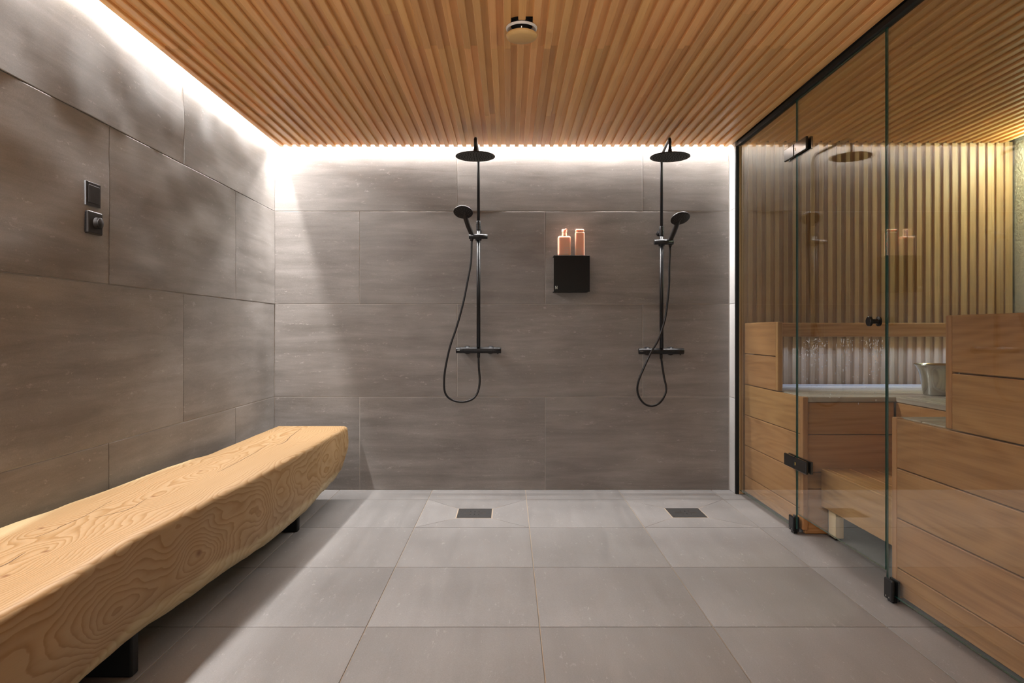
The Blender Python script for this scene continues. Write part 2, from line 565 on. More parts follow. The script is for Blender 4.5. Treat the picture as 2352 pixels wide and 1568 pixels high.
# ------------------------------------------------------------------ room shell
T = 0.008
def tile_mesh(name, w, h, seed, amp, scale=3.0, nx=22, ny=12, thick=0.007):
    """one slab with eased edges; amp is the height of its hand-made unevenness"""
    e = 0.0025
    us = [0.0] + [e + (w - 2 * e) * i / nx for i in range(nx + 1)] + [w] if amp > 0 else [0, e, w - e, w]
    vs = [0.0] + [e + (h - 2 * e) * i / ny for i in range(ny + 1)] + [h] if amp > 0 else [0, e, h - e, h]
    v, f = [], []
    nu, nv = len(us), len(vs)
    for j, b in enumerate(vs):
        for i, a in enumerate(us):
            z = 0.0
            if amp > 0:
                z = amp * noise.noise(Vector((a * scale + seed * 13.1, b * scale * 1.4 + seed * 5.7, seed * 3.3)))
                z += 0.75 * amp + 0.4 * amp * noise.noise(Vector((a * scale * 2.7 + seed * 3.1, b * scale * 3.1, seed)))
            if i in (0, nu - 1) or j in (0, nv - 1):
                z -= 0.0006
            v.append((a - w / 2, b - h / 2, z))
    for j in range(nv - 1):
        for i in range(nu - 1):
            f.append((j * nu + i, j * nu + i + 1, (j + 1) * nu + i + 1, (j + 1) * nu + i))
    nface = len(f)
    rim = [i for i in range(nu)] + [j * nu + nu - 1 for j in range(1, nv)] + [(nv - 1) * nu + i for i in range(nu - 2, -1, -1)] + [j * nu for j in range(nv - 2, 0, -1)]
    base = len(v)
    for r in rim:
        v.append((v[r][0], v[r][1], -thick))
    n = len(rim)
    for k in range(n):
        f.append((rim[(k + 1) % n], rim[k], base + k, base + (k + 1) % n))
    me = pydata(name, v, f)
    # only the body of the slab is smooth shaded, its eased rim stays crisp
    for i in range(nface):
        me.polygons[i].use_smooth = True
    inner = {j * nu + i for j in range(1, nv - 1) for i in range(1, nu - 1)}
    border = {j * nu + i for j in range(1, nv - 1) for i in range(1, nu - 1) if i in (1, nu - 2) or j in (1, nv - 2)}
    for ed in me.edges:
        a, b = ed.vertices
        if (a in border and b in border) or a not in inner or b not in inner:
            if not (a in inner and b in inner and not (a in border and b in border)):
                ed.use_edge_sharp = True
    return me

J = 0.0032   # joint width
R_BACK = (math.pi / 2, 0, 0)
R_LEFT = (math.pi / 2, 0, math.pi / 2)

floor = struct('floor', box(XS - XL + 0.2, YB - YF + 0.2, 0.1, 0, 1, 'floor'), M['grout_floor'], ((XS + XL) / 2, (YB + YF) / 2, -0.05 - 0.0026))
wall_left = struct('wall_left', box(0.1, YB - YF + 0.2, 2.42, 0, 1, 'wl'), M['grout'], (XL - 0.05 - 0.0020, (YB + YF) / 2, 1.21))
wall_back = struct('wall_back', box(XR - XL + 0.02, 0.1, 2.42, 0, 1, 'wb'), M['grout'], ((XR + XL) / 2, YB + 0.05 + 0.0018, 1.21))
# wall behind the camera; wide opening added to let in fill light
DX0, DX1, DZ = -1.45, 0.50, 2.12
bm = bmesh.new()
for x0, x1, z0, z1 in ((XL - 0.1, DX0, 0, 2.42), (DX1, XS + 0.1, 0, 2.42), (DX0, DX1, DZ, 2.42)):
    bmesh.ops.create_cube(bm, size=1.0, matrix=Matrix.Translation(((x0 + x1) / 2, YF - 0.05, (z0 + z1) / 2)) @ Matrix.Diagonal((x1 - x0, 0.1, z1 - z0, 1)))
wall_front = struct('wall_front', bm_mesh('wall_front', bm), M['wall_plain'])

rows = [(0.0, 0.6, 1), (0.6, 1.2, 0), (1.2, 1.8, 1), (1.8, 2.40, 0)]
seed = 1
for (z0, z1, odd) in rows:
    amp_b = {0.0: 0.0005, 0.6: 0.0006, 1.2: 0.0012, 1.8: 0.0012}[z0]
    amp_l = {0.0: 0.0008, 0.6: 0.0010, 1.2: 0.0046, 1.8: 0.0050}[z0]
    # shower wall
    first = XL + (0.552 if odd else 1.183)
    cuts = [XL] + [first + 1.2 * i for i in range(4) if first + 1.2 * i < XR - 0.02] + [XR]
    for a, b in zip(cuts, cuts[1:]):
        me = tile_mesh('tile', b - a - J, z1 - z0 - J, seed, amp_b)
        obj('tile', me, M['wall_tile'], wall_back, ((a + b) / 2, YB, (z0 + z1) / 2), R_BACK)
        seed += 1
    # left wall
    first = YB - (0.628 if odd else 1.235)
    cuts = [YB - 0.001] + [first - 1.2 * i for i in range(5) if first - 1.2 * i > YF + 0.05] + [YF]
    for b, a in zip(cuts, cuts[1:]):
        me = tile_mesh('tile', b - a - J, z1 - z0 - J, seed, amp_l, 3.4)
        obj('tile', me, M['wall_tile'], wall_left, (XL, (a + b) / 2, (z0 + z1) / 2), R_LEFT)
        seed += 1

# floor tiles 60 x 60, a narrow cut row along the shower wall; drain tiles cut on the diagonals
xs = [-1.516, -1.093] + [-0.493 + 0.6 * i for i in range(7)] + [XS]
ys = [YB - 0.002, 4.162] + [3.562 - 0.6 * i for i in range(9)]
ys = [y for y in ys if y > YF + 0.05] + [YF]
DRAINS = [(-0.193, 3.847), (1.0, 3.860)]
DH = 0.0985
for b, a in zip(ys, ys[1:]):
    for x0, x1 in zip(xs, xs[1:]):
        hit = [d for d in DRAINS if x0 < d[0] < x1 and a < d[1] < b]
        if hit:
            cx, cy = hit[0]
            o4 = [(x0 + J / 2, a + J / 2), (x1 - J / 2, a + J / 2), (x1 - J / 2, b - J / 2), (x0 + J / 2, b - J / 2)]
            g = DH + 0.002
            i4 = [(cx - g, cy - g), (cx + g, cy - g), (cx + g, cy + g), (cx - g, cy + g)]
            for k in range(4):
                k2 = (k + 1) % 4
                poly = [o4[k], o4[k2], i4[k2], i4[k]]
                mx, my = (x0 + x1) / 2, (a + b) / 2
                c = Vector((sum(q[0] for q in poly) / 4, sum(q[1] for q in poly) / 4))
                # shrink a hair along the diagonal cuts; local x is the depth direction
                pl = []
                for q in poly:
                    w = Vector(q) - c
                    w = w * (1 - 0.0018 / max(w.length, 1e-3))
                    p2 = c + w
                    pl.append((p2.y - my, -(p2.x - mx)))
                dip = [0.0, 0.0, -0.0025, -0.0025]
                vv = [(q[0], q[1], d) for q, d in zip(pl, dip)] + [(q[0], q[1], -0.007) for q in pl]
                ff = [(0, 1, 2, 3), (7, 6, 5, 4)] + [(i, i + 4, (i + 1) % 4 + 4, (i + 1) % 4) for i in range(4)]
                bm = bmesh.new()
                bv = [bm.verts.new(q) for q in vv]
                for q in ff:
                    bm.faces.new([bv[i] for i in q])
                obj('tile', bm_mesh('tile', bm), M['floor_tile'], floor, (mx, my, 0), (0, 0, math.pi / 2))
        else:
            me = tile_mesh('tile', b - a - J, x1 - x0 - J, 0, 0)
            obj('tile', me, M['floor_tile'], floor, ((x0 + x1) / 2, (a + b) / 2, 0), (0, 0, math.pi / 2))

# pale jamb between the shower wall and the glass
jamb = struct('trim_1', box(0.02, 0.096, 2.3, 0, 1, 'jamb'), M['grout'], (XR + 0.0180, 4.362, 1.15))
for z0, z1, _ in rows:
    me = tile_mesh('tile', 0.105, min(z1, 2.3) - z0 - 0.002, 0, 0, thick=0.004)
    obj('tile', me, M['jamb_tile'], jamb, (XR + 0.0035, 4.3625, (z0 + min(z1, 2.3)) / 2), (math.pi / 2, 0, -math.pi / 2))

# sauna walls
wall_far = struct('wall_far', box(XS - 1.44, 0.06, 2.42, 0, 1, 'wfar'), M['void'], ((XS + 1.44) / 2, YS1 + 0.0175 + 0.03, 1.21))
wall_plaster = struct('wall_right', box(0.1, YB - YF, 2.42, 0, 1, 'wplaster'), M['plaster'], (XS + 0.05, (YB + YF) / 2, 1.21))
wall_near = struct('wall_near', box(XS - XG - 0.012, 0.08, 2.40, 0, 1, 'wnear'), M['wood_panel'], ((XS + XG + 0.012) / 2, YS0 - 0.04, 1.20))
wall_side = struct('wall_side', box(0.05, YS0 - YF, 2.40, 0, 1, 'wside'), M['wall_plain'], (XG + 0.03, (YS0 + YF) / 2 - 0.02, 1.2))

# ceiling board with slats
ceiling = struct('ceiling', box(XS - XL + 0.2, YB - YF + 0.2, 0.06, 0, 1, 'ceil'), M['void'], ((XS + XL) / 2, (YB + YF) / 2, 2.42))
PITCH, SW, SH = 0.0557, 0.028, 0.0135
def slat_mesh(length, key, pitch=PITCH):
    """tongue-and-groove slat profile: a raised batten with a recessed flange; runs along local y, faces -z"""
    k = ('slat', round(length, 3), pitch)
    if k in BOXC:
        return BOXC[k]
    b, w, fl = 0.0022, SW / 2, pitch + 0.0002 - SW / 2
    prof = [(-w, b), (-w + b, 0), (w - b, 0), (w, b), (w, SH), (fl, SH), (fl, SH + 0.006), (-w, SH + 0.006)]
    v = [(x, -length / 2, z) for x, z in prof] + [(x, length / 2, z) for x, z in prof]
    n = len(prof)
    f = [(i, (i + 1) % n, n + (i + 1) % n, n + i) for i in range(n)]
    bm = bmesh.new()
    bv = [bm.verts.new(q) for q in v]
    for q in f:
        bm.faces.new([bv[i] for i in q])
    bm.faces.new([bv[i] for i in range(n)])
    bm.faces.new([bv[n + i] for i in range(n)])
    me = bm_mesh('slat', bm)
    BOXC[k] = me
    return me

VX, VY = 0.049, 2.655           # air vent
Y_END = 4.377
def slat_run(x, cuts):
    for a, b in cuts:
        me = slat_mesh(b - a - 0.0012, 's')
        obj('slat', me, M['slat'], ceiling, (x, (a + b) / 2, ZC))
for k in range(-27, 25):
    x = 0.0495 + PITCH * k
    j = 2.859 if rnd.random() < 0.7 else rnd.choice((3.45, 3.75, 2.55))
    far = [(j, Y_END)]
    if rnd.random() < 0.25 and j < 3:
        m2 = rnd.uniform(3.5, 4.0)
        far = [(j, m2), (m2, Y_END)]
    near = [(YF + 0.04, j)]
    if k == 0:
        near = [(YF + 0.04, VY - 0.059), (VY + 0.059, 2.859)]
        far = [(2.859, Y_END)]
    slat_run(x, near + far)
for k in range(31):
    x = 1.479 + PITCH * k
    if x > XS - 0.04:
        break
    j = rnd.choice((2.859, 2.859, 3.3, 2.4))
    slat_run(x, [(YS0 + 0.005, j), (j, YS1 - 0.004)])
# slats on the far sauna wall (stand upright, face the room)
for k in range(32):
    x = 1.462 + PITCH * k
    if x > XS - 0.03:
        break
    me = slat_mesh(2.215, 'v')
    o = obj('slat', me, M['wall_slat'], wall_far, (x, YS1, 1.109), (math.pi / 2, 0, 0))
    o.rotation_euler = (-math.pi / 2, 0, 0)

# white cove lip that carries the LED profile above the slats
trim_2 = struct('trim_2', box(0.03, YB - YF - 0.1, 0.10, 0, 1, 'cove'), M['cove'], (-1.433, (YB + YF) / 2 - 0.05, 2.305))
trim_3 = struct('trim_3', box(XR - XL - 0.14, 0.03, 0.10, 0, 1, 'cove'), M['cove'], ((XR + XL) / 2 + 0.05, 4.352, 2.305))

def led_strip(name, x0, x1, y0, y1, z, col, s, label, n, group=None):
    """flat emitting tape, divided along its length, in a thin profile"""
    t = thing(name, label, 'light', ((x0 + x1) / 2, (y0 + y1) / 2, z), group)
    v, f = [], []
    alongx = (x1 - x0) > (y1 - y0)
    for i in range(n + 1):
        q = i / n
        if alongx:
            v += [(x0 + (x1 - x0) * q, y0, z), (x0 + (x1 - x0) * q, y1, z)]
        else:
            v += [(x0, y0 + (y1 - y0) * q, z), (x1, y0 + (y1 - y0) * q, z)]
    for i in range(n):
        q4 = (2 * i, 2 * i + 1, 2 * i + 3, 2 * i + 2)
        f.append(q4 if alongx else tuple(reversed(q4)))
    c = WLOC[t.name]
    v = [tuple(Vector(p) - c) for p in v]
    me = pydata('tape', v, f)
    obj('led_tape', me, emit(name + '_glow', col, s), t, c)
    pad = 0.002
    boxat('profile', x0 - pad, x1 + pad, y0 - pad, y1 + pad, z + 0.001, z + 0.010, M['white'], t)
    return t
led_strip('led_strip', -1.496, -1.488, YF + 0.1, 4.395, 2.290, WARM, LED_COVE, 'upper white LED strip deep in the gap above the left wall', 26)
led_strip('led_strip', -1.513, -1.500, YF + 0.1, 4.395, 2.222, WARM, LED_LEFT, 'long white LED strip glowing along the top of the left wall', 26)
led_strip('led_strip', -1.47, XR - 0.01, 4.4045, 4.4125, 2.236, WARM, LED_BACK, 'white LED strip glowing along the top of the shower wall', 14)
led_strip('led_strip', -1.485, XR - 0.01, 4.3935, 4.3995, 2.252, WARM, LED_COVE_BACK, 'upper white LED strip deep in the gap above the shower wall', 14)

# ------------------------------------------------------------------ glass partition
def pane_mesh(sy, sz, t=0.008):
    bm = bmesh.new()
    bmesh.ops.create_cube(bm, size=1.0)
    bmesh.ops.scale(bm, vec=(t, sy, sz), verts=bm.verts[:])
    bmesh.ops.recalc_face_normals(bm, faces=bm.faces[:])
    for f in bm.faces:
        f.material_index = 0 if abs(f.normal.x) > 0.9 else 1
    me = bpy.data.meshes.new('pane')
    bm.to_mesh(me)
    bm.free()
    me.materials.append(M['glass'])
    me.materials.append(M['glass_edge'])
    return me

def pane(parent, y0, y1, z0, z1):
    return obj('pane', pane_mesh(y1 - y0, z1 - z0), None, parent, (XG + 0.0045, (y0 + y1) / 2, (z0 + z1) / 2))

def clamp(parent, y0, y1, z0, z1):
    c = boxat('clamp', XG - 0.013, XG - 0.0005, y0, y1, z0, z1, M['black'], parent, 0.006, 3)
    boxat('clamp_plate', XG + 0.0095, XG + 0.020, y0, y1, z0, z1, M['black'], c, 0.004, 2)
    boxat('clamp_base', XG - 0.0035, XG + 0.014, y0 + 0.012, y1 - 0.012, 0.0005, z0 + 0.012, M['black'], c)
    for dy in (0.018, 0.040):
        me = lathe_mesh('screw', [(0, 0.0), (0.0035, 0.0), (0.0035, -0.0015), (0, -0.0015)], 12, Vector((1, 0, 0)))
        obj('screw', me, M['steel'], c, (XG - 0.0128, y0 + dy, z0 + 0.012))
    return c

G1 = thing('glass_panel', 'narrow fixed glass panel between the pale jamb and the glass door', 'glass panel', (XG, 3.86, 0))
pane(G1, 3.437, 4.292, 0.028, 2.190)
clamp(G1, 3.440, 3.500, 0.012, 0.087)
G2 = thing('glass_panel', 'wide fixed glass panel nearest the camera, in front of the stepped sauna bench', 'glass panel', (XG, 2.2, 0))
pane(G2, YS0 + 0.004, 2.614, 0.028, 2.190)
clamp(G2, 2.553, 2.611, 0.008, 0.086)

door = bpy.data.objects.new('door_1', None)
link(door, None, (XG, 3.429, 0.1))
door['kind'] = 'structure'
pane(door, 2.622, 3.429, 0.107, 2.185)
def hinge(z0, z1):
    h = boxat('hinge', XG - 0.013, XG - 0.0005, 3.437, 3.556, z0, z1, M['black_gloss'], door, 0.003, 2)
    boxat('hinge_leaf', XG - 0.013, XG - 0.0005, 3.292, 3.429, z0, z1, M['black_gloss'], h, 0.003, 2)
    boxat('hinge_leaf', XG + 0.0095, XG + 0.022, 3.437, 3.556, z0, z1, M['black_gloss'], h, 0.003, 2)
    boxat('hinge_leaf', XG + 0.0095, XG + 0.022, 3.292, 3.429, z0, z1, M['black_gloss'], h, 0.003, 2)
    me = tube_mesh('hinge_pin', [(0, 0, -0.016), (0, 0, 0.016)], 0.0055, 12)
    obj('hinge_pin', me, M['black_gloss'], h, (XG - 0.0075, 3.433, (z0 + z1) / 2))
    boxat('latch_mark', XG - 0.0136, XG - 0.0131, 3.412, 3.418, (z0 + z1) / 2 - 0.008, (z0 + z1) / 2 + 0.006, M['brass'], h)
hinge(0.331, 0.392)
hinge(1.903, 1.965)
kn = lathe_mesh('knob', [(0, 0.045), (0.0175, 0.045), (0.0195, 0.043), (0.0195, 0.035), (0.017, 0.033), (0.010, 0.029),
                         (0.009, 0.015), (0.011, 0.009), (0.0195, 0.006), (0.0195, 0.0), (0, 0)], 36, Vector((-1, 0, 0)))
obj('door_knob', kn, M['black'], door, (XG - 0.0002, 2.662, 1.061))
# water drops and runs on the door glass
bm = bmesh.new()
rd = random.Random(31)
cl = [(3.22, 0.06), (3.22, 0.06), (2.93, 0.035), (2.70, 0.04), (2.68, 0.03)]
for i in range(300):
    if i < 230:
        cy, s_ = rd.choice(cl)
        yy, zz = rd.gauss(cy, s_), 0.99 - abs(rd.gauss(0, 0.055))
    else:
        yy, zz = rd.uniform(2.64, 3.41), rd.uniform(0.72, 0.99)
    if not 2.635 < yy < 3.42:
        continue
    r = rd.uniform(0.0012, 0.0028)
    stc = rd.choice((1, 1, 1.2, 1.5, 2.2, 3.2))
    mt = Matrix.Translation((XG - 0.0002, yy, zz)) @ Matrix.Diagonal((0.55, 1, stc, 1))
    bmesh.ops.create_icosphere(bm, subdivisions=1, radius=r, matrix=mt)
me = bm_mesh('drops', bm, True)
c0 = WLOC[door.name]
for v in me.vertices:
    v.co -= c0
drops = obj('water_drops', me, M['water'], door, c0)
drops['kind'] = 'stuff'

track = struct('trim_4', box(0.032, YB - 0.13 - YS0, 0.026, 0.002, 1, 'track'), M['black_matte'], (XG + 0.004, (YB - 0.13 + YS0) / 2, 2.200))
channel = struct('trim_5', box(0.018, 0.020, 2.187, 0.001, 1, 'channel'), M['black_matte'], (XG - 0.0095, 4.3005, 1.0937))

# ------------------------------------------------------------------ sauna benches
PX = 1.480
Z = [0.124, 0.313, 0.503, 0.693, 0.885, 1.0755]
GAP = 0.004
def side_panel(parent, xo, ylo0, ylo1, yup0, yup1):
    z = 0.022
    for zt in Z[:4]:
        plank('plank', xo, xo + 0.024, ylo0, ylo1, z, zt - GAP, M['plank'], parent, along=1)
        z = zt
    z = Z[3]
    for zt in Z[4:]:
        plank('plank', xo, xo + 0.024, yup0, yup1, z + 0.001, zt - GAP * (zt < 1), M['plank'], parent, along=1)
        z = zt

fb = thing('sauna_bench', 'long sauna bench along the slatted far wall, with planked end by the jamb', 'bench', (2.2, 3.86, 0), 'stepped sauna benches')
side_panel(fb, PX, 3.471, 4.284, 3.790, 4.284)
plank('corner_post', PX - 0.001, PX + 0.026, 3.435, 3.470, 0.022, 0.6925, M['plank'], fb)
plank('corner_post', PX - 0.001, PX + 0.026, 3.756, 3.789, 0.6945, 1.0755, M['plank'], fb)
plank('back_board', PX + 0.0265, PX + 0.034, 3.480, 4.284, 0.03, 0.662, M['plank'], fb, along=1)
plank('inner_board', PX + 0.0245, PX + 0.040, 3.790, 4.196, 0.6945, 1.0755, M['plank'], fb, along=1)
for z0, z1 in ((0.503, 0.664), (0.313, 0.499), (0.228, 0.309)):
    plank('front_plank', PX + 0.027, 1.944, 3.445, 3.467, z0, z1, M['plank'], fb)
for i in range(6):
    y0 = 3.440 + i * 0.1395
    plank('seat_board', PX + 0.027 if y0 < 3.78 else PX + 0.042, 3.17, y0, y0 + 0.1345, 0.667, 0.6925, M['board'], fb)
plank('leg', PX + 0.014, 1.610, 3.442, 3.468, 0.002, 0.226, M['plank'], fb, along=0)
plank('leg', 3.06, 3.16, 3.442, 3.468, 0.002, 0.665, M['plank'], fb, along=2)

nb = thing('sauna_bench', 'two-tier sauna bench with planked side, nearest the camera behind the glass', 'bench', (2.2, 2.2, 0), 'stepped sauna benches')
side_panel(nb, PX, YS0 + 0.006, 2.604, YS0 + 0.006, 2.281)
plank('corner_post', PX - 0.001, PX + 0.026, 2.605, 2.637, 0.022, 0.6925, M['plank'], nb)
plank('corner_post', PX - 0.001, PX + 0.026, 2.2825, 2.3137, 0.6945, 1.0755, M['plank'], nb)
plank('back_board', PX + 0.0265, PX + 0.034, YS0 + 0.006, 2.600, 0.03, 0.662, M['plank'], nb, along=1)
plank('inner_board', PX + 0.0245, PX + 0.040, YS0 + 0.006, 2.281, 0.6945, 1.0755, M['plank'], nb, along=1)
for z0, z1 in ((0.503, 0.664), (0.313, 0.499), (0.228, 0.309)):
    plank('front_plank', PX + 0.027, 1.944, 2.606, 2.628, z0, z1, M['plank'], nb)
for i in range(6):
    y1 = 2.633 - i * 0.1395
    plank('seat_board', PX + 0.027 if y1 - 0.1345 > 2.281 else PX + 0.042, 3.17, y1 - 0.1345, y1, 0.667, 0.6925, M['board'], nb)
plank('leg', PX + 0.014, 1.610, 2.608, 2.634, 0.002, 0.226, M['plank'], nb, along=0)
plank('leg', 3.06, 3.16, 2.608, 2.634, 0.002, 0.665, M['plank'], nb, along=2)

rb = thing('sauna_bench', 'sauna bench section joining the two long benches on the plaster wall side', 'bench', (2.55, 3.04, 0), 'stepped sauna benches')
for i in range(9):
    x0 = 1.948 + i * 0.1365
    plank('seat_board', x0, x0 + 0.132, 2.636, 3.437, 0.667, 0.6925, M['board'], rb)
for z0, z1 in ((0.503, 0.664), (0.313, 0.499), (0.124, 0.309)):
    plank('front_plank', 1.950, 1.972, 2.640, 3.440, z0, z1, M['plank'], rb)
for y in (2.66, 3.38):
    plank('leg', 1.974, 2.014, y, y + 0.04, 0.002, 0.665, M['plank'], rb)
    plank('leg', 3.10, 3.14, y, y + 0.04, 0.002, 0.665, M['plank'], rb)

st = thing('step_stool', 'low wooden sauna step on pale posts, behind the glass door', 'step', (1.75, 3.02, 0))
plank('side_board', 1.5686, 1.592, 2.660, 3.430, 0.145, 0.3345, M['plank'], st)
plank('side_board', 1.905, 1.928, 2.660, 3.430, 0.145, 0.309, M['plank'], st)
plank('end_board', 1.593, 1.904, 3.408, 3.429, 0.145, 0.309, M['plank'], st)
plank('end_board', 1.593, 1.904, 2.661, 2.684, 0.145, 0.309, M['plank'], st)
for i in range(3):
    x0 = 1.5935 + i * 0.112
    plank('top_board', x0, x0 + 0.1085, 2.660, 3.430, 0.310, 0.3345, M['plank'], st)
for y in (3.333, 2.70):
    for x in (1.5935, 1.862):
        plank('leg', x, x + 0.042, y, y + 0.073, 0.010, 0.3085, M['pale'], st)
        boxat('foot', x + 0.004, x + 0.038, y + 0.004, y + 0.069, 0.001, 0.0095, M['black_soft'], st)

br = thing('backrest_rail', 'dark wooden backrest rail above the far sauna bench, on the slatted wall', 'backrest', (2.35, 4.21, 0.99))
plank('rail', 1.522, 3.17, 4.197, 4.206, 0.990, 1.0755, M['plank'], br)
plank('cap_board', 1.522, 3.17, 4.2063, 4.222, 1.052, 1.0755, M['plank'], br)
for x in (1.60, 2.35, 3.10):
    boxat('bracket', x, x + 0.03, 4.2225, 4.2893, 1.045, 1.060, M['black_matte'], br)
boxat('lip', 1.55, 3.12, 4.2185, 4.2215, 0.990, 1.0515, M['black_matte'], br)  # hidden strip added to keep the LED light off the upper wall
led_strip('led_strip', 1.56, 3.10, 4.2095, 4.2155, 0.998, COOL, LED_SAUNA, 'cool white LED strip hidden behind the sauna backrest rail', 8)

bk = thing('bucket', 'small flared steel bucket standing on the sauna bench', 'bucket', (2.236, 3.545, 0.693))
prof = [(0, 0.0005), (0.070, 0.0005), (0.074, 0.003), (0.080, 0.04), (0.088, 0.09), (0.099, 0.130), (0.110, 0.150), (0.116, 0.154), (0.1175, 0.157),
        (0.116, 0.1595), (0.109, 0.155), (0.098, 0.133), (0.086, 0.09), (0.078, 0.04), (0.071, 0.006), (0, 0.004)]
obj('body', lathe_mesh('body', prof, 48, angle=50), M['steel'], bk, (2.236, 3.545, 0.6935))

# ------------------------------------------------------------------ log bench
lb = thing('log_bench', 'massive split ash log bench with live edge along the left wall', 'bench', (-1.25, 2.6, 0))
def tab(x, pts):
    if x <= pts[0][0]:
        return pts[0][1]
    for (a, va), (b, vb) in zip(pts, pts[1:]):
        if x <= b:
            t = (x - a) / (b - a)
            t = t * t * (3 - 2 * t)
            return va + (vb - va) * t
    return pts[-1][1]
ZT = 0.445
XRT = [(0.6, -1.04), (1.36, -1.035), (1.55, -1.031), (1.76, -1.043), (1.98, -1.05), (2.18, -1.036), (2.43, -1.026), (2.71, -1.009), (3.09, -0.999), (3.63, -0.994), (4.0, -0.990), (4.176, -0.985)]
XLT = [(0.6, -1.513), (2.03, -1.513), (2.24, -1.495), (2.52, -1.482), (2.86, -1.474), (3.05, -1.455), (3.20, -1.428), (3.6, -1.428), (4.176, -1.43)]
ZBT = [(0.6, 0.13), (1.7, 0.135), (2.5, 0.118), (3.0, 0.098), (3.4, 0.100), (3.77, 0.128), (3.95, 0.140), (4.07, 0.160), (4.176, 0.235)]
def section(y):
    xr, xl, zb = tab(y, XRT), tab(y, XLT), tab(y, ZBT)
    nz = lambda a, s: 0.004 * noise.noise(Vector((y * s, a, 1.7)))
    xr += nz(1, 9) + 0.4 * nz(4, 30)
    xl += nz(2, 8) * (1 if xl > -1.508 else 0.2)
    zb += nz(3, 6)
    d = ZT - zb
    belly = 0.006 + 0.010 * noise.noise(Vector((y * 1.5, 8.1, 0)))
    P = [(xl + 0.022, ZT), (xl + 0.11, ZT), ((xl + xr) / 2 - 0.06, ZT), ((xl + xr) / 2 + 0.06, ZT), (xr - 0.10, ZT), (xr - 0.035, ZT), (xr - 0.018, ZT - 0.001), (xr - 0.008, ZT - 0.004),
         (xr - 0.001, ZT - 0.012), (xr + 0.001, ZT - 0.03), (xr + belly * 0.5, ZT - d * 0.25), (xr + belly, ZT - d * 0.45), (xr + belly * 0.6, ZT - d * 0.62),
         (xr - 0.002, ZT - d * 0.74), (xr - 0.012, ZT - d * 0.86), (xr - 0.030, ZT - d * 0.95), (xr - 0.060, zb),
         (xr - 0.14, zb - 0.012), ((xr + xl) / 2, zb - 0.018), (xl + 0.14, zb - 0.010), (xl + 0.06, zb + 0.01), (xl + 0.02, zb + 0.06), (xl + 0.004, zb + 0.13), (xl, ZT - 0.07), (xl + 0.004, ZT - 0.03), (xl + 0.012, ZT - 0.008)]
    return P
ysec = [0.62 + i * 0.025 for i in range(int((4.15 - 0.62) / 0.025) + 1)] + [4.158, 4.168, 4.176]
v, f = [], []
for i, y in enumerate(ysec):
    P = section(y)
    if y > 4.155:
        k = (y - 4.155) / 0.021
        cx, cz = -1.21, 0.33
        s = 1 - 0.010 * k * k
        P = [(cx + (q[0] - cx) * s, cz + (q[1] - cz) * s) for q in P]
    v += [(q[0], y, q[1]) for q in P]
n = 26
for i in range(len(ysec) - 1):
    for k in range(n):
        f.append((i * n + k, i * n + (k + 1) % n, (i + 1) * n + (k + 1) % n, (i + 1) * n + k))
f.append(tuple(range(n)))
f.append(tuple(reversed([(len(ysec) - 1) * n + k for k in range(n)])))
bm = bmesh.new()
bv = [bm.verts.new(q) for q in v]
for q in f:
    bm.faces.new([bv[i] for i in q])
me = bm_mesh('log', bm, True)
for p_ in list(me.polygons)[-2:]:
    p_.use_smooth = False
WLOC_l = WLOC[lb.name]
for vert in me.vertices:
    vert.co.x += 0
o = bpy.data.objects.new('log', me)
me.materials.append(M['log'])
link(o, lb, (0, 0, 0))

def crack(pts, w):
    """thin open check in the top of the log"""
    P = catmull(pts, 6)
    vv, ff = [], []
    for i, q in enumerate(P):
        t = (P[min(i + 1, len(P) - 1)] - P[max(i - 1, 0)]).normalized()
        nrm = Vector((-t.y, t.x, 0)).normalized()
        ww = w * math.sin(math.pi * min(0.999, max(0.001, (i + 0.3) / len(P)))) ** 0.6
        j = 0.003 * noise.noise(Vector((q.y * 22, q.x, 3)))
        c = q + nrm * j
        vv += [c + nrm * ww / 2 + Vector((0, 0, 0.0004)), c - nrm * ww / 2 + Vector((0, 0, 0.0004)), c - Vector((0, 0, 0.004))]
    for i in range(len(P) - 1):
        a, b = 3 * i, 3 * i + 3
        ff += [(a, a + 1, b + 1, b), (a, b, b + 2, a + 2), (a + 1, a + 2, b + 2, b + 1)]
    me = pydata('crack', [tuple(q) for q in vv], ff)
    obj('crack', me, M['crack'], lb, (0, 0, 0))
def tp(x, y):
    d = (1.02 - ZT) * 1568 / (y - 762)
    return ((x - 1169) * d / 1568, d, ZT)
s3 = 900 / 2321.0
def c3(x, y):
    return tp(x * s3, 960 + y * s3)
crack([c3(1790, 55), c3(1720, 110), c3(1690, 140), c3(1640, 160)], 0.0055)
crack([c3(1600, 150), c3(1500, 210), c3(1380, 275), c3(1290, 320)], 0.003)
crack([c3(870, 475), c3(760, 540), c3(560, 590)], 0.0028)
crack([c3(660, 490), c3(480, 590), c3(360, 640), c3(330, 660), c3(210, 705)], 0.0028)
crack([c3(150, 795), c3(80, 840), c3(-20, 890), c3(-80, 915)], 0.004)

def foot(y0, y1, x1):
    boxat('leg', x1 - 0.36, x1, y0, y1, 0.0, 0.13, M['black_matte'], lb, 0.006, 2)
foot(3.477, 3.517, -1.077)
foot(2.012, 2.052, -1.112)

